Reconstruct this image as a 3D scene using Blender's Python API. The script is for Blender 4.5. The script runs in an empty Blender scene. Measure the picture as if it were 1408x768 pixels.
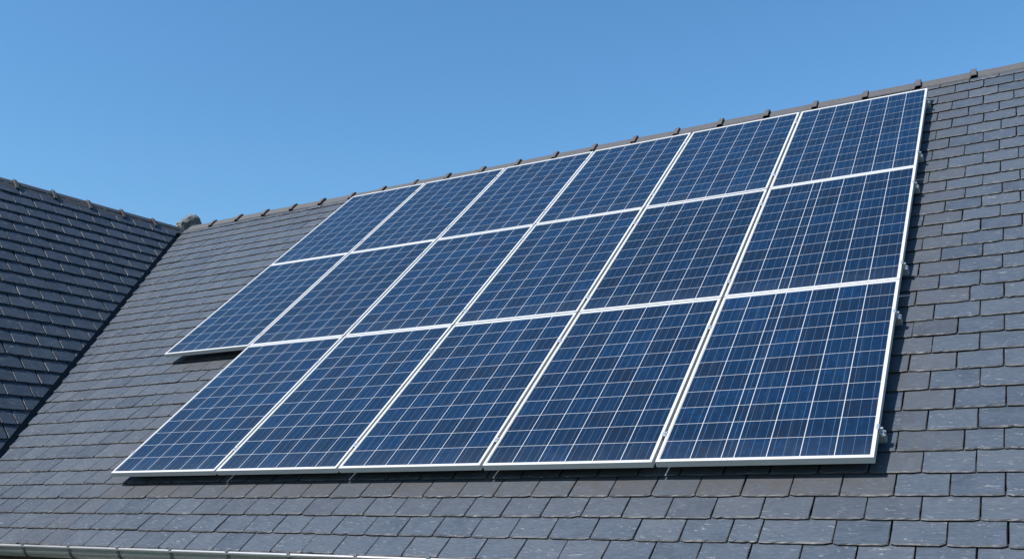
import bpy, bmesh, math, random
from mathutils import Matrix, Vector, noise

# ------------------------------------------------------------------ camera, sky, sun, exposure
C = bpy.context.scene.collection
sc = bpy.context.scene
PITCH = math.radians(40.35)
Z0 = 8.6                                             # height of the top edge of the panel array above the ground
FM = Matrix.Translation((0, 0, Z0)) @ Matrix.Rotation(PITCH, 4, 'X')   # roof frame: x along ridge, y up the slope, z out of the slope

cam = bpy.data.objects.new('camera', bpy.data.cameras.new('camera'))
C.objects.link(cam)
rot = Matrix(((0.8680209, 0.10840668, 0.48454897),
              (0.37840407, 0.48740939, -0.78691959),
              (-0.32148106, 0.86641796, 0.38206001)))
cam.matrix_world = FM @ (Matrix.Translation((6.86683, -8.56066, 2.87665)) @ rot.to_4x4())
cam.data.sensor_width = 36
cam.data.lens = 34.859
cam.data.clip_start = 0.05
cam.data.clip_end = 5000
sc.camera = cam

SUN = (FM.to_3x3() @ Vector((-0.335, 0.01, 1.0))).normalized()
sun_el = math.asin(SUN.z)
sun_az = math.atan2(SUN.x, SUN.y)                    # clockwise from +Y
w = bpy.data.worlds.new('World'); sc.world = w; w.use_nodes = True
nt = w.node_tree
bg = nt.nodes['Background']
sky = nt.nodes.new('ShaderNodeTexSky'); sky.sky_type = 'NISHITA'; sky.sun_disc = False
sky.sun_elevation = sun_el; sky.sun_rotation = sun_az
sky.altitude = 0; sky.air_density = 1.5; sky.dust_density = 0.6; sky.ozone_density = 10.0
hs = nt.nodes.new('ShaderNodeHueSaturation'); hs.inputs['Saturation'].default_value = 1.08
hs.inputs['Hue'].default_value = 0.495
nt.links.new(sky.outputs[0], hs.inputs['Color']); nt.links.new(hs.outputs[0], bg.inputs[0]); bg.inputs[1].default_value = 0.113
sun = bpy.data.objects.new('sun', bpy.data.lights.new('sun', 'SUN')); C.objects.link(sun)
sun.data.energy = 5.0; sun.data.angle = math.radians(0.5); sun.data.color = (1.0, 0.965, 0.92)
sun.rotation_euler = SUN.to_track_quat('Z', 'Y').to_euler()
sun.location = (0, -10, 30)
sc.view_settings.view_transform = 'Standard'; sc.view_settings.look = 'None'
sc.view_settings.exposure = 0.53; sc.view_settings.gamma = 1.0; sc.view_settings.use_curve_mapping = False

R = random.Random(7)

# ------------------------------------------------------------------ materials
def mat(name):
    m = bpy.data.materials.new(name); m.use_nodes = True
    n = m.node_tree.nodes; l = m.node_tree.links
    return m, n, l, n['Principled BSDF']

def node(n, typ, **kw):
    o = n.new(typ)
    for k, v in kw.items(): setattr(o, k, v)
    return o

def ramp(n, pts):
    r = n.new('ShaderNodeValToRGB')
    e = r.color_ramp.elements
    while len(e) < len(pts): e.new(0.5)
    for i, (p, c) in enumerate(pts):
        e[i].position = p; e[i].color = c if len(c) == 4 else (*c, 1)
    return r

def slate_material(name, edge=False):
    m, n, l, b = mat(name)
    tc = node(n, 'ShaderNodeTexCoord')
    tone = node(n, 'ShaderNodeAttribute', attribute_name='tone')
    stain = node(n, 'ShaderNodeAttribute', attribute_name='stain')
    if edge:
        base = ramp(n, [(0, (0.034, 0.037, 0.042)), (1, (0.070, 0.072, 0.075))])
    else:
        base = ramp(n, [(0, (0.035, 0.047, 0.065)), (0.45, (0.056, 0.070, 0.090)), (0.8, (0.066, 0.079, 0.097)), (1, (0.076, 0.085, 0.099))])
    # shift the texture from slate to slate
    sh = node(n, 'ShaderNodeVectorMath', operation='SCALE'); sh.inputs[0].default_value = (37, 61, 13)
    l.new(tone.outputs['Fac'], sh.inputs['Scale'])
    ad = node(n, 'ShaderNodeVectorMath', operation='ADD')
    l.new(tc.outputs['Object'], ad.inputs[0]); l.new(sh.outputs[0], ad.inputs[1])
    # broad mottling
    nz = node(n, 'ShaderNodeTexNoise'); nz.inputs['Scale'].default_value = 9; nz.inputs['Detail'].default_value = 6
    l.new(ad.outputs[0], nz.inputs['Vector'])
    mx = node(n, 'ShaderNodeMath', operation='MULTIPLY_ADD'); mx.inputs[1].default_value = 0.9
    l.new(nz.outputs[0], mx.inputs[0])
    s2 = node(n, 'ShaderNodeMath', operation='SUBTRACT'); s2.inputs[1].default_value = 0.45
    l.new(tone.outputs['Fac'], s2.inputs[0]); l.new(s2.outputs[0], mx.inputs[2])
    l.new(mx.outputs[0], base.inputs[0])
    # fine grain running diagonally over the riven face
    mp = node(n, 'ShaderNodeMapping'); mp.inputs['Rotation'].default_value = (0, 0, math.radians(62)); mp.inputs['Scale'].default_value = (22, 120, 40)
    l.new(ad.outputs[0], mp.inputs[0])
    gr = node(n, 'ShaderNodeTexNoise'); gr.inputs['Scale'].default_value = 1.0; gr.inputs['Detail'].default_value = 8; gr.inputs['Roughness'].default_value = 0.65
    l.new(mp.outputs[0], gr.inputs['Vector'])
    grr = ramp(n, [(0.3, (0.80, 0.80, 0.80)), (0.62, (1.08, 1.08, 1.08)), (0.75, (1.35, 1.34, 1.30))])
    l.new(gr.outputs[0], grr.inputs[0])
    mul = node(n, 'ShaderNodeMix', data_type='RGBA', blend_type='MULTIPLY'); mul.inputs[0].default_value = 1
    l.new(base.outputs[0], mul.inputs[6]); l.new(grr.outputs[0], mul.inputs[7])
    # pale scratches and specks
    mp2 = node(n, 'ShaderNodeMapping'); mp2.inputs['Rotation'].default_value = (0, 0, math.radians(28)); mp2.inputs['Scale'].default_value = (20, 62, 40)
    l.new(ad.outputs[0], mp2.inputs[0])
    sp = node(n, 'ShaderNodeTexNoise'); sp.inputs['Scale'].default_value = 1.0; sp.inputs['Detail'].default_value = 2; sp.inputs['Distortion'].default_value = 1.6
    l.new(mp2.outputs[0], sp.inputs['Vector'])
    spr = ramp(n, [(0.64, (0, 0, 0)), (0.73, (1, 1, 1))])
    l.new(sp.outputs[0], spr.inputs[0])
    spk = node(n, 'ShaderNodeMath', operation='MULTIPLY'); spk.inputs[1].default_value = 0.7
    l.new(spr.outputs[0], spk.inputs[0])
    m2 = node(n, 'ShaderNodeMix', data_type='RGBA'); m2.inputs[7].default_value = (0.21, 0.21, 0.208, 1)
    l.new(spk.outputs[0], m2.inputs[0]); l.new(mul.outputs[2], m2.inputs[6])
    # brown wash beside and below the panels
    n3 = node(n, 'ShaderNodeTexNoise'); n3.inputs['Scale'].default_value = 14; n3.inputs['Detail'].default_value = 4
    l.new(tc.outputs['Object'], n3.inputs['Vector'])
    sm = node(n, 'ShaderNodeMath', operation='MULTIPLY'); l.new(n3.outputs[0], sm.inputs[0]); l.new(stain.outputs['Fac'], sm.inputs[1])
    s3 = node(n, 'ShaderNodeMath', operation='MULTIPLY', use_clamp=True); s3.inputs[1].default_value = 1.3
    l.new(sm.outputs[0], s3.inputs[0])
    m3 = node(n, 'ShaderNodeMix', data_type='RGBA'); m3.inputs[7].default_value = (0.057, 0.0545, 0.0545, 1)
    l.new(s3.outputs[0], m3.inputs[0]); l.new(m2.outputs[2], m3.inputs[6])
    l.new(m3.outputs[2], b.inputs['Base Color'])
    rr = ramp(n, [(0.3, (0.42, 0.42, 0.42)), (0.7, (0.62, 0.62, 0.62))]); l.new(gr.outputs[0], rr.inputs[0])
    l.new(rr.outputs[0], b.inputs['Roughness'])
    b.inputs['Specular IOR Level'].default_value = 0.3
    bp = node(n, 'ShaderNodeBump'); bp.inputs['Strength'].default_value = 0.5; bp.inputs['Distance'].default_value = 0.004
    nb = node(n, 'ShaderNodeTexNoise'); nb.inputs['Scale'].default_value = 26; nb.inputs['Detail'].default_value = 8; nb.inputs['Roughness'].default_value = 0.6
    nb.inputs['Distortion'].default_value = 0.6
    l.new(ad.outputs[0], nb.inputs['Vector']); l.new(nb.outputs[0], bp.inputs['Height']); l.new(bp.outputs[0], b.inputs['Normal'])
    return m

def simple(name, col, rough=0.5, metal=0.0, scale=30, var=0.15, bump=0.0, stretch=(1, 1, 1), coat=0.0):
    m, n, l, b = mat(name)
    tc = node(n, 'ShaderNodeTexCoord'); mp = node(n, 'ShaderNodeMapping'); mp.inputs['Scale'].default_value = stretch
    l.new(tc.outputs['Object'], mp.inputs[0])
    nz = node(n, 'ShaderNodeTexNoise'); nz.inputs['Scale'].default_value = scale; nz.inputs['Detail'].default_value = 6
    l.new(mp.outputs[0], nz.inputs['Vector'])
    r = ramp(n, [(0.25, tuple(c * (1 - var) for c in col)), (0.75, tuple(min(1, c * (1 + var)) for c in col))])
    l.new(nz.outputs[0], r.inputs[0]); l.new(r.outputs[0], b.inputs['Base Color'])
    b.inputs['Roughness'].default_value = rough; b.inputs['Metallic'].default_value = metal
    b.inputs['Coat Weight'].default_value = coat; b.inputs['Coat Roughness'].default_value = 0.05
    if bump:
        bp = node(n, 'ShaderNodeBump'); bp.inputs['Strength'].default_value = bump; bp.inputs['Distance'].default_value = 0.005
        l.new(nz.outputs[0], bp.inputs['Height']); l.new(bp.outputs[0], b.inputs['Normal'])
    return m

M_SLATE = slate_material('riven slate')
M_EDGE = slate_material('dressed slate edge', True)
M_DARK = simple('black roofing felt', (0.012, 0.012, 0.013), 0.9)
M_VALLEY = simple('dark lead valley', (0.022, 0.023, 0.026), 0.7, 0.0, 12)
M_RIDGE = simple('grey clay ridge', (0.066, 0.064, 0.065), 0.75, 0, 40, 0.22, 0.35)
M_ZINC = simple('weathered zinc', (0.31, 0.32, 0.33), 0.42, 0.75, 6, 0.16, 0.05, (0.6, 4, 4))
M_ZINCD = simple('dull zinc strap', (0.20, 0.21, 0.22), 0.5, 0.7, 20, 0.2)
M_ALU = simple('anodised aluminium', (0.50, 0.499, 0.495), 0.45, 0.1, 18, 0.05, 0.0, (0.3, 8, 8))
M_ALUS = simple('brushed aluminium side', (0.52, 0.525, 0.52), 0.4, 0.35, 18, 0.06, 0.0, (0.3, 8, 60))
M_ALU2 = simple('mill aluminium', (0.62, 0.63, 0.64), 0.35, 0.8, 25, 0.08)
M_STEEL = simple('stainless steel bolt', (0.60, 0.60, 0.60), 0.25, 1.0, 25, 0.05)
M_STONE = simple('rough grey mortar stone', (0.115, 0.118, 0.120), 0.9, 0, 28, 0.55, 0.9)
M_MORTAR = simple('pale lime mortar', (0.30, 0.285, 0.27), 0.9, 0, 40, 0.25, 0.6)
M_WALL = simple('cream render', (0.55, 0.51, 0.44), 0.9, 0, 14, 0.08, 0.3)
M_SOFFIT = simple('dark timber', (0.035, 0.022, 0.016), 0.7, 0, 20, 0.3)
M_GROUND = simple('lawn', (0.06, 0.09, 0.035), 0.95, 0, 3, 0.4, 0.5)
M_GAP = simple('white backsheet under glass', (0.42, 0.43, 0.44), 0.35, 0, 30, 0.03, 0, (1, 1, 1), 1.0)
M_BUS = simple('silver busbar under glass', (0.07, 0.115, 0.185), 0.35, 0.1, 30, 0.05, 0, (1, 1, 1), 1.0)

def cell_material():
    m, n, l, b = mat('polycrystalline silicon cell')
    tc = node(n, 'ShaderNodeTexCoord'); oi = node(n, 'ShaderNodeObjectInfo')
    tone = node(n, 'ShaderNodeAttribute', attribute_name='tone')
    sh = node(n, 'ShaderNodeVectorMath', operation='SCALE'); sh.inputs[0].default_value = (53, 31, 17)
    l.new(oi.outputs['Random'], sh.inputs['Scale'])
    ad = node(n, 'ShaderNodeVectorMath', operation='ADD'); l.new(tc.outputs['Object'], ad.inputs[0]); l.new(sh.outputs[0], ad.inputs[1])
    vo = node(n, 'ShaderNodeTexVoronoi', voronoi_dimensions='2D'); vo.inputs['Scale'].default_value = 70
    mp = node(n, 'ShaderNodeMapping'); mp.inputs['Scale'].default_value = (1.0, 0.55, 1); mp.inputs['Rotation'].default_value = (0, 0, 0.5)
    l.new(ad.outputs[0], mp.inputs[0]); l.new(mp.outputs[0], vo.inputs['Vector'])
    sep = node(n, 'ShaderNodeSeparateColor'); l.new(vo.outputs['Color'], sep.inputs[0])
    # per cell value, different on each panel
    t1 = node(n, 'ShaderNodeMath', operation='MULTIPLY_ADD'); t1.inputs[1].default_value = 7.13
    l.new(oi.outputs['Random'], t1.inputs[0]); l.new(tone.outputs['Fac'], t1.inputs[2])
    fr = node(n, 'ShaderNodeMath', operation='FRACT'); l.new(t1.outputs[0], fr.inputs[0])
    mixv = node(n, 'ShaderNodeMath', operation='MULTIPLY_ADD'); mixv.inputs[1].default_value = 0.46
    l.new(sep.outputs[0], mixv.inputs[0])
    h = node(n, 'ShaderNodeMath', operation='MULTIPLY'); h.inputs[1].default_value = 0.50; l.new(fr.outputs[0], h.inputs[0])
    l.new(h.outputs[0], mixv.inputs[2])
    r = ramp(n, [(0.0, (0.0058, 0.0066, 0.0120)), (0.25, (0.0016, 0.0078, 0.0215)), (0.70, (0.0010, 0.0116, 0.035)), (1.0, (0.0018, 0.0185, 0.056))])
    l.new(mixv.outputs[0], r.inputs[0])
    # faint dusty streaks running down the slope
    mp2 = node(n, 'ShaderNodeMapping'); mp2.inputs['Scale'].default_value = (60, 2.2, 1); mp2.inputs['Rotation'].default_value = (0, 0, -0.05)
    l.new(ad.outputs[0], mp2.inputs[0])
    du = node(n, 'ShaderNodeTexNoise'); du.inputs['Scale'].default_value = 1; du.inputs['Detail'].default_value = 5; l.new(mp2.outputs[0], du.inputs['Vector'])
    dr = ramp(n, [(0.52, (0, 0, 0)), (0.85, (0.16, 0.16, 0.16))]); l.new(du.outputs[0], dr.inputs[0])
    mx = node(n, 'ShaderNodeMix', data_type='RGBA'); mx.inputs[7].default_value = (0.06, 0.085, 0.125, 1)
    l.new(dr.outputs[0], mx.inputs[0]); l.new(r.outputs[0], mx.inputs[6])
    pv = node(n, 'ShaderNodeMapRange'); pv.inputs['To Min'].default_value = 0.82; pv.inputs['To Max'].default_value = 1.2
    l.new(oi.outputs['Random'], pv.inputs['Value'])
    vm = node(n, 'ShaderNodeVectorMath', operation='SCALE'); l.new(mx.outputs[2], vm.inputs[0]); l.new(pv.outputs[0], vm.inputs['Scale'])
    so = node(n, 'ShaderNodeSeparateXYZ'); l.new(tc.outputs['Object'], so.inputs[0])
    dn = node(n, 'ShaderNodeTexNoise'); dn.inputs['Scale'].default_value = 9; dn.inputs['Detail'].default_value = 6; l.new(ad.outputs[0], dn.inputs['Vector'])
    dm = node(n, 'ShaderNodeMapRange'); dm.inputs['From Min'].default_value = 0.02; dm.inputs['From Max'].default_value = 0.22; dm.inputs['To Min'].default_value = 0.22; dm.inputs['To Max'].default_value = 0.02
    l.new(so.outputs['Y'], dm.inputs['Value'])
    dd = node(n, 'ShaderNodeMath', operation='MULTIPLY'); l.new(dm.outputs[0], dd.inputs[0]); l.new(dn.outputs[0], dd.inputs[1])
    md = node(n, 'ShaderNodeMix', data_type='RGBA'); md.inputs[7].default_value = (0.095, 0.105, 0.115, 1)
    l.new(dd.outputs[0], md.inputs[0]); l.new(vm.outputs[0], md.inputs[6])
    l.new(md.outputs[2], b.inputs['Base Color'])
    cr = node(n, 'ShaderNodeMapRange'); cr.inputs['To Min'].default_value = 0.02; cr.inputs['To Max'].default_value = 0.16
    l.new(dn.outputs[0], cr.inputs['Value']); l.new(cr.outputs[0], b.inputs['Coat Roughness'])
    b.inputs['Roughness'].default_value = 0.4; b.inputs['Specular IOR Level'].default_value = 0.1
    b.inputs['Coat Weight'].default_value = 0.85; b.inputs['Coat IOR'].default_value = 1.38
    return m
M_CELL = cell_material()

# ------------------------------------------------------------------ mesh and object helpers
def mesh_of(name, bm, mats, smooth=False):
    me = bpy.data.meshes.new(name)
    bm.normal_update(); bm.to_mesh(me); bm.free()
    for m in mats: me.materials.append(m)
    if smooth:
        for p in me.polygons: p.use_smooth = True
    return me

def obj(name, me, parent=None, mw=None):
    """link mesh ME as an object; MW is its matrix in the parent's space (parents carry no scale)."""
    o = bpy.data.objects.new(name, me); C.objects.link(o)
    if parent: o.parent = parent
    if mw is not None: o.matrix_basis = mw
    return o

def tag(o, label=None, category=None, group=None, kind=None):
    for k, v in (('label', label), ('category', category), ('group', group), ('kind', kind)):
        if v: o[k] = v
    return o

def empty(name, mw):
    o = bpy.data.objects.new(name, None); C.objects.link(o); o.matrix_basis = mw
    o.empty_display_size = 0.2
    return o

def box(bm, x0, x1, y0, y1, z0, z1, mi=0, bevel=0.0):
    vs = [bm.verts.new((x, y, z)) for z in (z0, z1) for y in (y0, y1) for x in (x0, x1)]
    fs = [bm.faces.new([vs[i] for i in q]) for q in ((0, 2, 3, 1), (4, 5, 7, 6), (0, 1, 5, 4), (2, 6, 7, 3), (0, 4, 6, 2), (1, 3, 7, 5))]
    for f in fs: f.material_index = mi
    if bevel:
        es = list({e for f in fs for e in f.edges})
        r = bmesh.ops.bevel(bm, geom=es, offset=bevel, segments=1, affect='EDGES', material=-1)
        for f in r['faces']: f.material_index = mi

def cyl(bm, p, axis, r, h, seg=12, mi=0):
    q = Vector(axis).to_track_quat('Z', 'Y').to_matrix().to_4x4()
    res = bmesh.ops.create_cone(bm, cap_ends=True, segments=seg, radius1=r, radius2=r, depth=h, matrix=Matrix.Translation(p) @ q)
    for v in res['verts']:
        for f in v.link_faces: f.material_index = mi

# ------------------------------------------------------------------ ground
bm = bmesh.new()
bmesh.ops.create_grid(bm, x_segments=40, y_segments=40, size=2500)
tag(obj('ground', mesh_of('ground', bm, [M_GROUND])), 'green lawn lying far below the roofs', None, None, 'structure')

# ------------------------------------------------------------------ slates
ROOF_Z = -0.12                                       # nominal face of the slates under the panel plane

def slate_roof(courses, u0, u1, warp, width, stain, cuts, gap=0.005, thick=0.009, seed=1, skip=None, tones=(0.0, 1.0), slip=0.006, side=0.0018, body=0.008):
    """courses: [(tail position down the slope, exposed length)]; every slate is a slab of its own with a dressed, chipped tail."""
    rnd = random.Random(seed)
    bm = bmesh.new()
    tone = bm.faces.layers.float.new('tone'); stn = bm.faces.layers.float.new('stain')
    for k, (tail, ex) in enumerate(courses):
        off = (k % 2) * 0.5 * width + rnd.uniform(-slip, slip)
        u = u0 - width + off
        prevj = 0; carry = 0.0
        while u < u1:
            wd = width
            if carry: wd, carry = carry, 0.0
            elif rnd.random() < 0.016:
                q = rnd.choice((1.4, 0.6, 1.25)); wd = width * q; carry = width * (2 - q)
            j = rnd.uniform(-0.006, 0.006)
            a, b = u + prevj + gap * 0.5 * rnd.uniform(0.5, 1.6), u + wd + j - gap * 0.5 * rnd.uniform(0.5, 1.6)
            prevj = j
            uc = (a + b) / 2
            u += wd
            if skip and skip(uc, tail): continue
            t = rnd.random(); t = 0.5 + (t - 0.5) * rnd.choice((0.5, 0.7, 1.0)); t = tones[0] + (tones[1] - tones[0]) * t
            lift = rnd.uniform(0, 0.002) + (rnd.uniform(0.001, 0.004) if rnd.random() < 0.06 else 0)
            s = stain(uc, tail)
            tl = tail + rnd.uniform(-0.003, 0.003)
            head = tl - ex - 0.035
            th = body * rnd.uniform(0.8, 1.25)
            tilt = rnd.uniform(-0.0012, 0.0012)
            N = 9
            outer, inner = [], []
            c1, c2 = rnd.uniform(0.001, 0.011), rnd.uniform(0.001, 0.011)
            for i in range(N + 1):
                f = i / N
                x = a + (b - a) * f
                jag = rnd.uniform(-0.0013, 0.0013)
                if rnd.random() < 0.04: jag -= rnd.uniform(0.002, 0.007)
                if i == 0: jag -= c1
                if i == N: jag -= c2
                outer.append((x, tl + jag))
                rim = rnd.uniform(0.003, 0.0075)
                if rnd.random() < 0.14: rim += rnd.uniform(0.003, 0.010)
                inner.append((x + (0.5 - f) * 2 * 0.004, tl + jag - rim))
            side_l = [(a + rnd.uniform(-0.0015, 0.0015), tl - ex * q) for q in (0.3, 0.62)]
            side_r = [(b + rnd.uniform(-0.0015, 0.0015), tl - ex * q) for q in (0.3, 0.62)]
            def zt(x, v):                            # top face: lifted at the tail, tucked under the next course at the head
                f = (v - head) / (tl - head)
                return 0.001 + (thick + 0.004 + lift) * max(f, 0) + tilt * (x - uc) / wd * 2
            def V(p, dz): 
                x, v = p; x2, v2 = warp(x, v)
                return bm.verts.new((x2, -v2, zt(x, v) + dz))
            hl, hr = V((a, head), 0), V((b, head), 0)
            rw = side
            il = [V((p[0] + rw + rnd.uniform(0, 0.002), p[1]), 0) for p in side_l]
            ir = [V((p[0] - rw - rnd.uniform(0, 0.002), p[1]), 0) for p in side_r]
            inn = [V(p, 0) for p in inner]
            out = [V(p, -th * rnd.uniform(0.35, 0.65)) for p in outer]
            ol = [V(p, -th * 0.35) for p in side_l]; orr = [V(p, -th * 0.35) for p in side_r]
            bot = [V(p, -th) for p in outer]
            bl = [V(p, -th) for p in side_l]; br = [V(p, -th) for p in side_r]
            hbl, hbr = V((a, head), -th), V((b, head), -th)
            fs = []
            top = bm.faces.new(inn + [ir[0], ir[1], hr, hl, il[1], il[0]]); top.material_index = 0; fs.append(top)
            def edge(vs):
                f = bm.faces.new(vs); f.material_index = 1; fs.append(f)
            for i in range(N):
                edge([out[i], out[i + 1], inn[i + 1], inn[i]])
                edge([bot[i], bot[i + 1], out[i + 1], out[i]])
            edge([inn[0], il[0], ol[0], out[0]]); edge([il[0], il[1], ol[1], ol[0]]); edge([il[1], hl, hbl, ol[1]])
            edge([out[N], orr[0], ir[0], inn[N]]); edge([orr[0], orr[1], ir[1], ir[0]]); edge([orr[1], hbr, hr, ir[1]])
            edge([out[0], ol[0], bl[0], bot[0]]); edge([ol[0], ol[1], bl[1], bl[0]]); edge([ol[1], hbl, bl[1]])
            edge([bot[N], br[0], orr[0], out[N]]); edge([br[0], br[1], orr[1], orr[0]]); edge([br[1], hbr, orr[1]])
            for f in fs: f[tone] = t; f[stn] = s
    for co, no in cuts:                              # cut along the valley
        g = bm.verts[:] + bm.edges[:] + bm.faces[:]
        r = bmesh.ops.bisect_plane(bm, geom=g, dist=1e-5, plane_co=co, plane_no=no, clear_outer=True)
        es = [e for e in r['geom_cut'] if isinstance(e, bmesh.types.BMEdge)]
        n0 = set(bm.faces)
        bmesh.ops.holes_fill(bm, edges=es, sides=0)
        for f in bm.faces:
            if f not in n0: f.material_index = 1
    return bm

# the ridge
def v_low(u): return -0.262 - 0.0172 * (u - 2.0) + 0.01
RIDGE_CUT = Vector((2.0, -(v_low(2.0) - 0.10) - 0.012, 0)); RIDGE_N = Vector((-0.0172, 1, 0)).normalized()

# main roof: courses in the array's own coordinates (v measured down the slope)
EAVE = 5.470
tails = []
v = EAVE
while v > -0.45:
    ex = 0.154 if v > 4.6 else (0.165 if v > 1.9 else 0.193)
    tails.append((v, ex)); v -= ex
def kwarp(u, v): return u, v - 0.0172 * (u - 2.0) * max(0.0, 1 - max(v, -0.5) / 3.6) * (1.0 if u < 9 else 1.0)
VA, VB = Vector((-2.848, 0.013)), Vector((-0.760, 4.538))      # the valley line on the slates, (u, v)
vd = (VB - VA).normalized()
def valley_u(v): return VA.x + (v - VA.y) * vd.x / vd.y
U_END = 10.2
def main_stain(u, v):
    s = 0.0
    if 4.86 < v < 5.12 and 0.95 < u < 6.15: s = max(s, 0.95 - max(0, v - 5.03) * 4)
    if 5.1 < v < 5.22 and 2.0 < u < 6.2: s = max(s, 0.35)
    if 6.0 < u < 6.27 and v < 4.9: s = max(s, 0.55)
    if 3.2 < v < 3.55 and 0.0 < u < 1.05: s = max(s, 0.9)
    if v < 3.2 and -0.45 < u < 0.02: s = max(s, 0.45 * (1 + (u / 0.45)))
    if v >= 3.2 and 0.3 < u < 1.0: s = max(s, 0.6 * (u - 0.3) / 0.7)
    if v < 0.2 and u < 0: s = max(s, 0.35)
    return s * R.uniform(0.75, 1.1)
n_out = Vector((-vd.y, -vd.x, 0)).normalized()       # in F coordinates (y = -v), pointing to the wing
if n_out.x > 0: n_out = -n_out
bm = slate_roof(tails, -3.2, U_END, kwarp, 0.2245, main_stain, [((VA.x, -VA.y, 0), n_out), (RIDGE_CUT, RIDGE_N)], seed=3, tones=(0.20, 0.82), thick=0.0105, body=0.0075)

HOUSE_AT = Vector((3.0, 0.0, 0.0))
house = empty('house', Matrix.Translation(HOUSE_AT))
tag(house, 'house with dark slate roofs meeting in a valley, grey ridge tiles and a zinc gutter', 'house')
TO_HOUSE = Matrix.Translation(-HOUSE_AT)
def in_house(mw): return TO_HOUSE @ mw
MF = FM @ Matrix.Translation((0, 0, ROOF_Z))         # frame lying on the slates
main_roof = obj('slate_roof', mesh_of('slate_roof', bm, [M_SLATE, M_EDGE]), house, in_house(MF))
tag(main_roof, 'sunlit grey slate slope carrying the solar panels')

def ridge_pt(u, dv=0.0): return MF @ Vector((u, -(v_low(u) - 0.10) + dv, 0.0))
APEX = ridge_pt(2.0)
# solid deck under the slates, back slope and rafters as one closed body
def deck(bm, pts_front, thick): pass
bm = bmesh.new()
fu = lambda u, v, z: FM @ Vector((u, -v, z))
def quad(bm, a, b, c, d, mi=0):
    f = bm.faces.new([bm.verts.new(p) for p in (a, b, c, d)]); f.material_index = mi
zz = ROOF_Z - 0.012
ul, ur = valley_u(-0.36) - 0.1, U_END + 0.02
quad(bm, fu(valley_u(EAVE - 0.02), EAVE - 0.02, zz), fu(ur, EAVE - 0.02, zz), fu(ur, v_low(ur) - 0.08, zz), fu(ul, v_low(ul) - 0.08, zz))
ob = obj('roof_deck', mesh_of('roof_deck', bm, [M_DARK]), house, in_house(Matrix.Identity(4)))
# back slope (faces away from the street)
bm = bmesh.new()
pa, pb = ridge_pt(-3.6), ridge_pt(U_END)
dz = math.tan(PITCH)
run = 4.3
quad(bm, pa + Vector((0, 0.0, -0.02)), pb + Vector((0, 0.0, -0.02)), pb + Vector((0, run, -run * dz)), pa + Vector((0, run, -run * dz)))
bl = bm.faces.layers.float.new('tone'); bs = bm.faces.layers.float.new('stain')
for f in bm.faces: f[bl] = 0.4
obj('back_slope', mesh_of('back_slope', bm, [M_SLATE]), house, in_house(Matrix.Identity(4)))

# ------------------------------------------------------------------ wing roof
def surf(u, v, dz=0.0): return MF @ Vector((u, -v, dz))
PA, PB = surf(VA.x, VA.y), surf(VB.x, VB.y)
vdir = (PB - PA).normalized()
AZ = math.radians(3.0)                               # the wing is not quite square to the main ridge
ex_ = Vector((math.sin(AZ), math.cos(AZ), 0))
ez_ = ex_.cross(-vdir).normalized()
if ez_.z < 0: ez_ = -ez_
ey_ = ez_.cross(ex_).normalized()
WP = math.acos(ez_.z)                                # pitch of the wing slope
t_r = (APEX.z - 0.085 - PA.z) / vdir.z
WR = PA + vdir * t_r                                 # where the wing's ridge line meets the valley
WM = Matrix(((ex_.x, ey_.x, ez_.x, WR.x), (ex_.y, ey_.y, ez_.y, WR.y), (ex_.z, ey_.z, ez_.z, WR.z), (0, 0, 0, 1)))
WZ = 0.010                                           # the wing's slates stand a little proud at the valley
WMs = WM @ Matrix.Translation((0, 0, WZ))
eave_z = surf(2, EAVE).z
w_len = (WR.z - eave_z) / math.sin(WP)
WL = 9.0                                             # how far the wing runs out towards the street
wt = []
v = w_len + 0.02; i = 0
while v > 0.02:
    wt.append((v, 0.166)); v -= 0.166
va = WM.inverted() @ PB; vb = WM.inverted() @ PA
wd = Vector((va.x - vb.x, va.y - vb.y, 0)).normalized()
wn = Vector((-wd.y, wd.x, 0)); 
if wn.x < 0: wn = -wn
V_GAP = 0.055
bm = slate_roof(wt, -WL, 0.3, lambda u, v: (u, v), 0.2440, lambda u, v: 0.0, [(Vector((vb.x, vb.y, 0)) - wn * V_GAP, wn), (Vector((0, -0.018, 0)), Vector((0, 1, 0)))], seed=11, thick=0.0135, tones=(-0.05, 0.32), slip=0.006, side=0.0008, gap=0.011, body=0.008)  # lower tone range puts part of the wing's shade into its slate colour
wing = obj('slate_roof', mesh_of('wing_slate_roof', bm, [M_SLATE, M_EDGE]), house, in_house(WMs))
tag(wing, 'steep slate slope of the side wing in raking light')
# wing deck, other slope
bm = bmesh.new()
a0 = WMs @ (Vector((vb.x, vb.y, -0.02)) - wn * (V_GAP + 0.005)); b0 = WMs @ (Vector((vb.x, vb.y, -0.02)) + wd * 6.0 - wn * (V_GAP + 0.005))
quad(bm, WMs @ Vector((-WL, 0, -0.02)), WMs @ Vector((-WL, -w_len, -0.02)), b0, a0)
quad(bm, a0, b0, b0 - WMs.to_3x3() @ Vector((0, 0, 0.15)), a0 - WMs.to_3x3() @ Vector((0, 0, 0.15)))
obj('roof_deck', mesh_of('wing_deck', bm, [M_DARK]), house, in_house(Matrix.Identity(4)))
bm = bmesh.new()
RW = Matrix.Translation(WR) @ Matrix.Rotation(-AZ, 4, 'Z')
mir = RW @ Matrix.Diagonal((-1, 1, 1, 1)) @ RW.inverted()
q = [WM @ Vector(p) for p in ((-WL, 0, 0.0), (0.6, 0, 0.0), (0.6, -w_len, 0.0), (-WL, -w_len, 0.0))]
quad(bm, *[mir @ p for p in q])
bl = bm.faces.layers.float.new('tone'); bs = bm.faces.layers.float.new('stain')
for f in bm.faces: f[bl] = 0.4
obj('back_slope', mesh_of('wing_back_slope', bm, [M_SLATE]), house, in_house(Matrix.Identity(4)))
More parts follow.
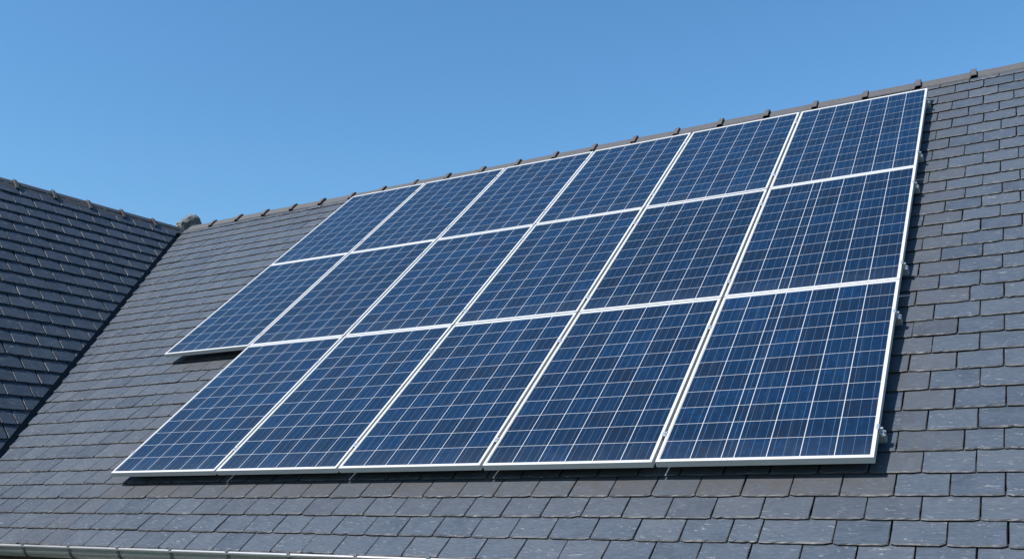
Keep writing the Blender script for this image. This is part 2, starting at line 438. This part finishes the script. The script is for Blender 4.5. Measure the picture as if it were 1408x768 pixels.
# valley lining: a folded lead strip below both slopes
bm = bmesh.new()
down = Vector((0, 0, -0.035))
e1 = vdir * -0.25; e2 = vdir * 6.4
m_in = MF.to_3x3() @ Vector((0.16, 0.07, 0)); w_in = WM.to_3x3() @ (-wn * 0.2)
quad(bm, PA + e1 + down, PA + e2 + down, PA + e2 + m_in + down * 0.8, PA + e1 + m_in + down * 0.8)
quad(bm, PA + e1 + down, PA + e1 + w_in + down * 0.8, PA + e2 + w_in + down * 0.8, PA + e2 + down)
obj('valley_flashing', mesh_of('valley_flashing', bm, [M_VALLEY]), house, in_house(Matrix.Identity(4)))

# ------------------------------------------------------------------ ridge tiles
def ridge_tile(length, pf, pb, reach, rise, collar_w, collar_h, sharp, zoff):
    """saddle tile along +x, apex at the origin; PF and PB are the pitches of the slope in front (-y) and behind."""
    bm = bmesh.new()
    def section(x, g):
        pts = []
        for s in range(-6, 7):
            f = s / 6
            p = pf if f < 0 else pb
            d = abs(f) * reach
            y = math.copysign(d * math.cos(p), f) if f else 0
            zc = -d * math.sin(p) + rise * (1 - f * f) + zoff
            n = Vector((0, math.copysign(math.sin(p), f) if f else 0, math.cos(p) if f else 1)).normalized()
            pts.append((x, y + n.y * g, zc + n.z * g))
        return pts
    rows = [section(0, 0)]
    L = length
    rows.append(section(L - collar_w - sharp, 0.0)); rows.append(section(L - collar_w, collar_h))
    rows.append(section(L - 0.003, collar_h)); rows.append(section(L, collar_h - 0.003))
    rows.append(section(L, 0.0))
    tops = [[bm.verts.new(p) for p in r] for r in rows]
    for A, B in zip(tops, tops[1:]):
        for i in range(12): bm.faces.new([A[i], A[i + 1], B[i + 1], B[i]][::-1])
    # thickness at the lower edges and the ends
    def under(r): return [bm.verts.new((v.co.x, v.co.y, v.co.z - 0.011)) for v in r]
    lows = [under(r) for r in tops]
    for A, B, a, b in zip(tops, tops[1:], lows, lows[1:]):
        bm.faces.new([A[0], B[0], b[0], a[0]][::-1]); bm.faces.new([A[12], a[12], b[12], B[12]][::-1])
        for i in range(12): bm.faces.new([a[i], a[i + 1], b[i + 1], b[i]])
    for A, a in ((tops[0], lows[0]), (tops[-1], lows[-1])):
        for i in range(12): bm.faces.new([A[i], A[i + 1], a[i + 1], a[i]])
    bmesh.ops.recalc_face_normals(bm, faces=bm.faces[:])
    return bm
TL = 0.4412
tile_me = mesh_of('ridge_tile', ridge_tile(TL + 0.004, PITCH, PITCH, 0.105, 0.010, 0.042, 0.024, 0.016, 0.031), [M_RIDGE])
slope = (ridge_pt(6) - ridge_pt(-2)).normalized()
u = -2.445 + 0.02 - TL * 1
k = 0
first = True
while u < U_END:
    p = ridge_pt(u) ; p2 = ridge_pt(u + TL)
    x = (p2 - p).normalized(); y = Vector((0, 0, 1)).cross(x).normalized(); z = x.cross(y)
    jit = Matrix.Translation((0, R.uniform(-0.006, 0.006), R.uniform(-0.004, 0.004))) @ Matrix.Rotation(R.uniform(-0.010, 0.010), 4, 'Y')
    obj('ridge_tile', tile_me, house, in_house(Matrix(((x.x, y.x, z.x, p.x), (x.y, y.y, z.y, p.y), (x.z, y.z, z.z, p.z), (0, 0, 0, 1))) @ jit))
    u += TL
wtile_me = mesh_of('wing_ridge_tile', ridge_tile(0.458, WP, WP, 0.110, 0.012, 0.040, 0.021, 0.012, 0.042), [M_RIDGE])
apexw = WM @ Vector((0, 0, WZ / math.cos(WP) * 0 + 0.02))
k = 0
yy = -0.05
while yy > -WL:
    p = WR + ex_ * yy + Vector((0, 0, -0.012))
    jit = Matrix.Translation((0, R.uniform(-0.003, 0.003), R.uniform(-0.003, 0.003)))
    obj('ridge_tile', wtile_me, house, in_house(Matrix.Translation(p) @ Matrix.Rotation(-math.pi / 2 - AZ, 4, 'Z') @ jit))
    yy -= 0.454

# ------------------------------------------------------------------ gutter
GP = surf(2, EAVE)
gy, gz = GP.y - 0.045, GP.z + 0.000                   # centre line of the half-round
gr = 0.066
bm = bmesh.new()
prof = []
for i in range(15):
    a = math.pi + math.pi * i / 14
    prof.append((gy + gr * math.cos(a), gz + gr * math.sin(a)))
inn = [(gy + (p[0] - gy) * 0.965, gz + (p[1] - gz) * 0.965) for p in prof]
gx0, gx1 = valley_u(EAVE) - 0.1, U_END + 0.1
xs = [gx0 + (gx1 - gx0) * i / 40 for i in range(41)]
rows = [[bm.verts.new((x, y, z)) for (y, z) in prof] for x in xs]; rin = [[bm.verts.new((x, y, z)) for (y, z) in inn] for x in xs]
for A, B, a, b in zip(rows, rows[1:], rin, rin[1:]):
    for i in range(14):
        bm.faces.new([A[i], A[i + 1], B[i + 1], B[i]][::-1]); bm.faces.new([a[i], a[i + 1], b[i + 1], b[i]])
    bm.faces.new([A[14], a[14], b[14], B[14]])
# rolled front bead
lip = [[bm.verts.new((x, gy - gr - 0.004 + 0.011 * math.cos(t * math.tau / 10), gz + 0.004 + 0.011 * math.sin(t * math.tau / 10))) for t in range(10)] for x in xs]
for A, B in zip(lip, lip[1:]):
    for i in range(10): bm.faces.new([A[i], A[(i + 1) % 10], B[(i + 1) % 10], B[i]])
bmesh.ops.recalc_face_normals(bm, faces=bm.faces[:])
gut = obj('gutter', mesh_of('gutter', bm, [M_ZINC], True), house, in_house(Matrix.Identity(4)))
bm = bmesh.new()
sp = []
for i in range(17):
    a = math.pi * 0.97 + math.pi * 1.03 * i / 16
    for dx in (-0.011, 0.011): sp.append(bm.verts.new((dx, gr * 1.06 * math.cos(a), gr * 1.06 * math.sin(a))))
for i in range(16): bm.faces.new([sp[2 * i], sp[2 * i + 1], sp[2 * i + 3], sp[2 * i + 2]])
bmesh.ops.solidify(bm, geom=bm.faces[:], thickness=0.004)
box(bm, -0.011, 0.011, -gr - 0.018, -gr + 0.004, 0.010, 0.0185)
bmesh.ops.recalc_face_normals(bm, faces=bm.faces[:])
br_me = mesh_of('gutter_bracket', bm, [M_ZINCD])
x = 0.39
while x < U_END: 
    obj('gutter_bracket', br_me, gut, Matrix.Translation((x, gy, gz))); x += 0.452
# fascia and walls
bm = bmesh.new()
fx0 = valley_u(EAVE) - 0.05
box(bm, fx0, U_END - 0.02, GP.y + 0.035, GP.y + 0.06, GP.z - 0.22, GP.z - 0.035)
box(bm, fx0, U_END - 0.02, GP.y + 0.06, GP.y + 0.30, GP.z - 0.22, GP.z - 0.20)
obj('fascia_board', mesh_of('fascia_board', bm, [M_SOFFIT]), house, in_house(Matrix.Identity(4)))
bm = bmesh.new()
wz = GP.z - 0.22
box(bm, -3.0, U_END - 0.3, GP.y + 0.30, APEX.y + 3.9, 0, wz)
wx = 2 * WR.x
xe = WR.x + w_len * math.cos(WP)
box(bm, 2 * WR.x - xe + 0.3, xe - 0.3, WR.y - WL + 0.15, GP.y + 0.297, 0, wz + 0.05)
obj('wall', mesh_of('wall', bm, [M_WALL]), house, in_house(Matrix.Identity(4)))

# ------------------------------------------------------------------ stone at the junction of the ridges
bm = bmesh.new()
bmesh.ops.create_icosphere(bm, subdivisions=3, radius=1)
for v_ in bm.verts:
    d = v_.co.normalized()
    n = noise.noise(d * 1.2 + Vector((4, 2, 9))) * 0.34 + noise.noise(d * 2.6) * 0.16 + noise.noise(d * 7) * 0.06
    v_.co = Vector((d.x * 0.15, d.y * 0.14, d.z * 0.13)) * (1 + n)
    if v_.co.z < -0.09: v_.co.z = -0.09
SP = Vector((WR.x - 0.02, APEX.y + 0.02, APEX.z + 0.03))
st = obj('stone', mesh_of('stone', bm, [M_STONE]), None, Matrix.Translation(SP) @ Matrix.Rotation(0.5, 4, 'Z'))
tag(st, 'rough grey stone lump sitting where the two roof ridges meet', 'stone')
bm = bmesh.new()
bmesh.ops.create_icosphere(bm, subdivisions=3, radius=1)
for v_ in bm.verts:
    d = v_.co.normalized(); n = noise.noise(d * 2.4 + Vector((1, 7, 3))) * 0.5 + noise.noise(d * 6) * 0.2
    v_.co = Vector((d.x * 0.055, d.y * 0.07, d.z * 0.045)) * (1 + n)
mo = obj('mortar', mesh_of('mortar', bm, [M_MORTAR]), None, Matrix.Translation(SP + Vector((-0.16, -0.02, 0.02))))
tag(mo, 'small crumbly blob of pale mortar beside the grey stone on the ridge', 'mortar')

# ------------------------------------------------------------------ solar panels
COL = [0, 1.0, 2.0, 3.0, 4.0, 5.0, 6.053]
ROW = [0, 1.627, 3.254, 4.881]
GX, GY = 0.018, 0.009
def frame_mesh(W, H):
    bm = bmesh.new()
    prof = [(0.030, -0.035), (0, -0.035), (0, -0.0235), (0.0014, -0.0228), (0.0014, -0.0212), (0, -0.0205), (0, -0.0012), (0.0012, 0), (0.0145, 0), (0.0155, -0.001), (0.0155, -0.0055), (0.004, -0.0058), (0.004, -0.033), (0.030, -0.033)]
    loops = []
    for (d, z) in prof:
        loops.append([bm.verts.new(p) for p in ((d, d, z), (W - d, d, z), (W - d, H - d, z), (d, H - d, z))])
    for A, B in zip(loops, loops[1:] + loops[:1]):
        for i in range(4): bm.faces.new([A[i], A[(i + 1) % 4], B[(i + 1) % 4], B[i]])
    for f in bm.faces:
        if all(v.co.z < -0.0011 for v in f.verts): f.material_index = 1
    bmesh.ops.recalc_face_normals(bm, faces=bm.faces[:])
    return mesh_of('frame', bm, [M_ALU, M_ALUS])

def glass_mesh(W, H, cols, rows, seed):
    """laminate: white backsheet with cells and busbars, cut so that each line has its true width. cols: cell widths (relative)"""
    rnd = random.Random(seed)
    bm = bmesh.new(); tone = bm.faces.layers.float.new('tone')
    e, mgx, mgy = 0.012, 0.0185, 0.022
    zt = -0.003
    gx, gy, bw = 0.0038, 0.0026, 0.0015
    tot = sum(cols); span = W - 2 * mgx
    xs = [(e, mgx, 'm', -1)]
    x = mgx
    for c, wc in enumerate(cols):
        wid = span * wc / tot
        a, b = x + (gx / 2 if c else 0), x + wid - (gx / 2 if c < len(cols) - 1 else 0)
        nb = 3 if wc > 0.6 else 1
        p = a
        for k in range(nb):
            cx = a + (b - a) * (k + 0.5) / nb
            xs.append((p, cx - bw / 2, 'c', c)); xs.append((cx - bw / 2, cx + bw / 2, 'b', c)); p = cx + bw / 2
        xs.append((p, b, 'c', c))
        if c < len(cols) - 1: xs.append((b, b + gx, 'g', -1))
        x += wid
    xs.append((W - mgx, W - e, 'm', -1))
    ys = [(e, mgy, 'm', -1)]
    hh = (H - 2 * mgy) / rows
    for r in range(rows):
        a, b = mgy + r * hh + (gy / 2 if r else 0), mgy + (r + 1) * hh - (gy / 2 if r < rows - 1 else 0)
        ys.append((a, b, 'c', r))
        if r < rows - 1: ys.append((b, b + gy, 'g', -1))
    ys.append((H - mgy, H - e, 'm', -1))
    X = [q[0] for q in xs] + [xs[-1][1]]; Y = [q[0] for q in ys] + [ys[-1][1]]
    grid = [[bm.verts.new((xx, yy, zt)) for xx in X] for yy in Y]
    T = {}
    for j, (y0, y1, ky, r) in enumerate(ys):
        for i, (x0, x1, kx, c) in enumerate(xs):
            f = bm.faces.new([grid[j][i], grid[j][i + 1], grid[j + 1][i + 1], grid[j + 1][i]])
            if ky == 'c' and kx in 'cb':
                f.material_index = 0 if kx == 'c' else 2
                f[tone] = T.setdefault((r, c), rnd.random())
            else: f.material_index = 1
    box(bm, e, W - e, e, H - e, zt - 0.0045, zt - 0.0015, 1)
    return mesh_of('glass', bm, [M_CELL, M_GAP, M_BUS])

WREG, HREG = 1.0 - GX, 1.627 - GY
WLAST = 1.053 - GX
fr_reg, fr_last = frame_mesh(WREG, HREG), frame_mesh(WLAST, HREG)
gl_reg = [glass_mesh(WREG, HREG, [1] * 6, 11, s) for s in range(4)]
gl_last = [glass_mesh(WLAST, HREG, [1] * 7, 11, 20), glass_mesh(WLAST, HREG, [1, 1, 0.40, 1, 1, 1, 1], 11, 21), glass_mesh(WLAST, HREG, [1, 1, 0.40, 1, 1, 1, 1], 11, 22)]
row_txt = ['top row below the ridge tiles', 'middle row', 'bottom row above the gutter']
ordn = ['first', 'second', 'third', 'fourth', 'fifth', 'sixth']
for r in range(3):
    for c in range(6):
        if r == 2 and c == 0: continue
        jr = Matrix.Rotation(R.uniform(-0.0012, 0.0012), 4, 'X') @ Matrix.Rotation(R.uniform(-0.0012, 0.0012), 4, 'Y')
        mw = FM @ Matrix.Translation((COL[c] + GX / 2, -ROW[r + 1] + GY / 2, R.uniform(-0.001, 0.001))) @ jr
        p = empty('solar_panel', mw)
        k = c - 1 if r == 2 else c
        if c == 5:
            lab = {0: 'wider blue solar panel of seven cell columns, in the top row at the clamped end',
                   1: 'wider blue solar panel with one narrow cell column, middle row at the clamped end',
                   2: 'wider blue solar panel with one narrow cell column, bottom row at the clamped end'}[r]
        elif k == 0:
            lab = {0: 'blue solar panel at the valley end of the top row, nearest the stone',
                   1: 'blue solar panel overhanging bare slates at the valley end of the middle row',
                   2: 'blue solar panel at the valley end of the bottom row, nearest the gutter'}[r]
        else:
            lab = 'blue solar panel in the %s, %s from the valley end' % (row_txt[r], ordn[k])
        tag(p, lab, 'solar panel', 'solar panels on the slate roof')
        obj('frame', fr_last if c == 5 else fr_reg, p)
        obj('glass', gl_last[r] if c == 5 else gl_reg[(c * 2 + r * 3) % 4], p)

# ------------------------------------------------------------------ mounting rails with clamps and hooks
def rail_mesh(x0, x1):
    bm = bmesh.new()
    pr = [(-0.020, -0.078), (0.020, -0.078), (0.020, -0.037), (0.007, -0.037), (0.007, -0.043), (0.015, -0.043), (0.015, -0.073), (-0.015, -0.073), (-0.015, -0.043), (-0.007, -0.043), (-0.007, -0.037), (-0.020, -0.037)]
    A = [bm.verts.new((x0, y, z)) for y, z in pr]; B = [bm.verts.new((x1, y, z)) for y, z in pr]
    n = len(pr)
    for i in range(n): bm.faces.new([A[i], A[(i + 1) % n], B[(i + 1) % n], B[i]])
    bm.faces.new(A); bm.faces.new(B[::-1])
    bmesh.ops.recalc_face_normals(bm, faces=bm.faces[:])
    return bm
def end_clamp_mesh(s):
    bm = bmesh.new()
    def bx(x0, x1, *a, **k): box(bm, min(s * x0, s * x1), max(s * x0, s * x1), *a, **k)
    bx(0.001, 0.005, -0.017, 0.017, -0.036, 0.0012, bevel=0.0008)     # upright against the frame
    bx(-0.008, 0.005, -0.017, 0.017, 0.0014, 0.0044, bevel=0.0008)    # lip over the frame
    bx(0.0052, 0.022, -0.017, 0.017, -0.036, -0.031, bevel=0.0008)    # foot on the rail
    cyl(bm, (s * 0.0135, 0, -0.021), (0, 0, 1), 0.0045, 0.024, 10)
    cyl(bm, (s * 0.0135, 0, -0.010), (0, 0, 1), 0.0075, 0.008, 6)
    bmesh.ops.recalc_face_normals(bm, faces=bm.faces[:])
    return mesh_of('end_clamp', bm, [M_ALU2])
def mid_clamp_mesh():
    bm = bmesh.new()
    box(bm, -0.013, 0.013, -0.018, 0.018, 0.0014, 0.0040, bevel=0.001)
    cyl(bm, (0, 0, 0.0075), (0, 0, 1), 0.0075, 0.006, 10)
    cyl(bm, (0, 0, -0.018), (0, 0, 1), 0.004, 0.038, 8)
    bmesh.ops.recalc_face_normals(bm, faces=bm.faces[:])
    return mesh_of('mid_clamp', bm, [M_ALU2])
def hook_mesh():
    bm = bmesh.new()
    box(bm, -0.014, 0.014, -0.012, 0.020, -0.082, -0.0785)
    box(bm, -0.014, 0.014, 0.014, 0.020, -0.104, -0.082)
    box(bm, -0.014, 0.014, 0.014, 0.150, -0.107, -0.1045)
    return mesh_of('roof_hook', bm, [M_STEEL])
ec_r, ec_l, mc_me, hk_me = end_clamp_mesh(1), end_clamp_mesh(-1), mid_clamp_mesh(), hook_mesh()
rails = [(0, 0.258, 'upper'), (0, 1.373, 'lower'), (1, 1.907, 'upper'), (1, 3.059, 'lower'), (2, 3.617, 'upper'), (2, 4.655, 'lower')]
rowname = ['top', 'middle', 'bottom']
xr = COL[6] - GX / 2
for r, v, which in rails:
    xl = (COL[1] if r == 2 else COL[0]) + GX / 2
    root = empty('mounting_rail', FM @ Matrix.Translation((xl, -v, 0)))
    tag(root, 'aluminium mounting rail under the %s row of panels, %s of its pair, with bolted clamps' % (rowname[r], which), 'mounting rail', 'mounting rails under the panels')
    lft = 0.03 if r == 2 else 0.012
    obj('rail_profile', mesh_of('rail_profile', rail_mesh(-lft, xr - xl + 0.026), [M_ALU2]), root)
    obj('end_clamp', ec_r, root, Matrix.Translation((xr - xl, 0, 0)))
    if r == 2: obj('end_clamp', ec_l, root)
    for c in range(2 if r == 2 else 1, 6):
        obj('mid_clamp', mc_me, root, Matrix.Translation((COL[c] - xl, 0, 0)))
    for c in range(1 if r == 2 else 0, 6):
        obj('roof_hook', hk_me, root, Matrix.Translation((COL[c] + 0.5 - xl, 0, 0)))
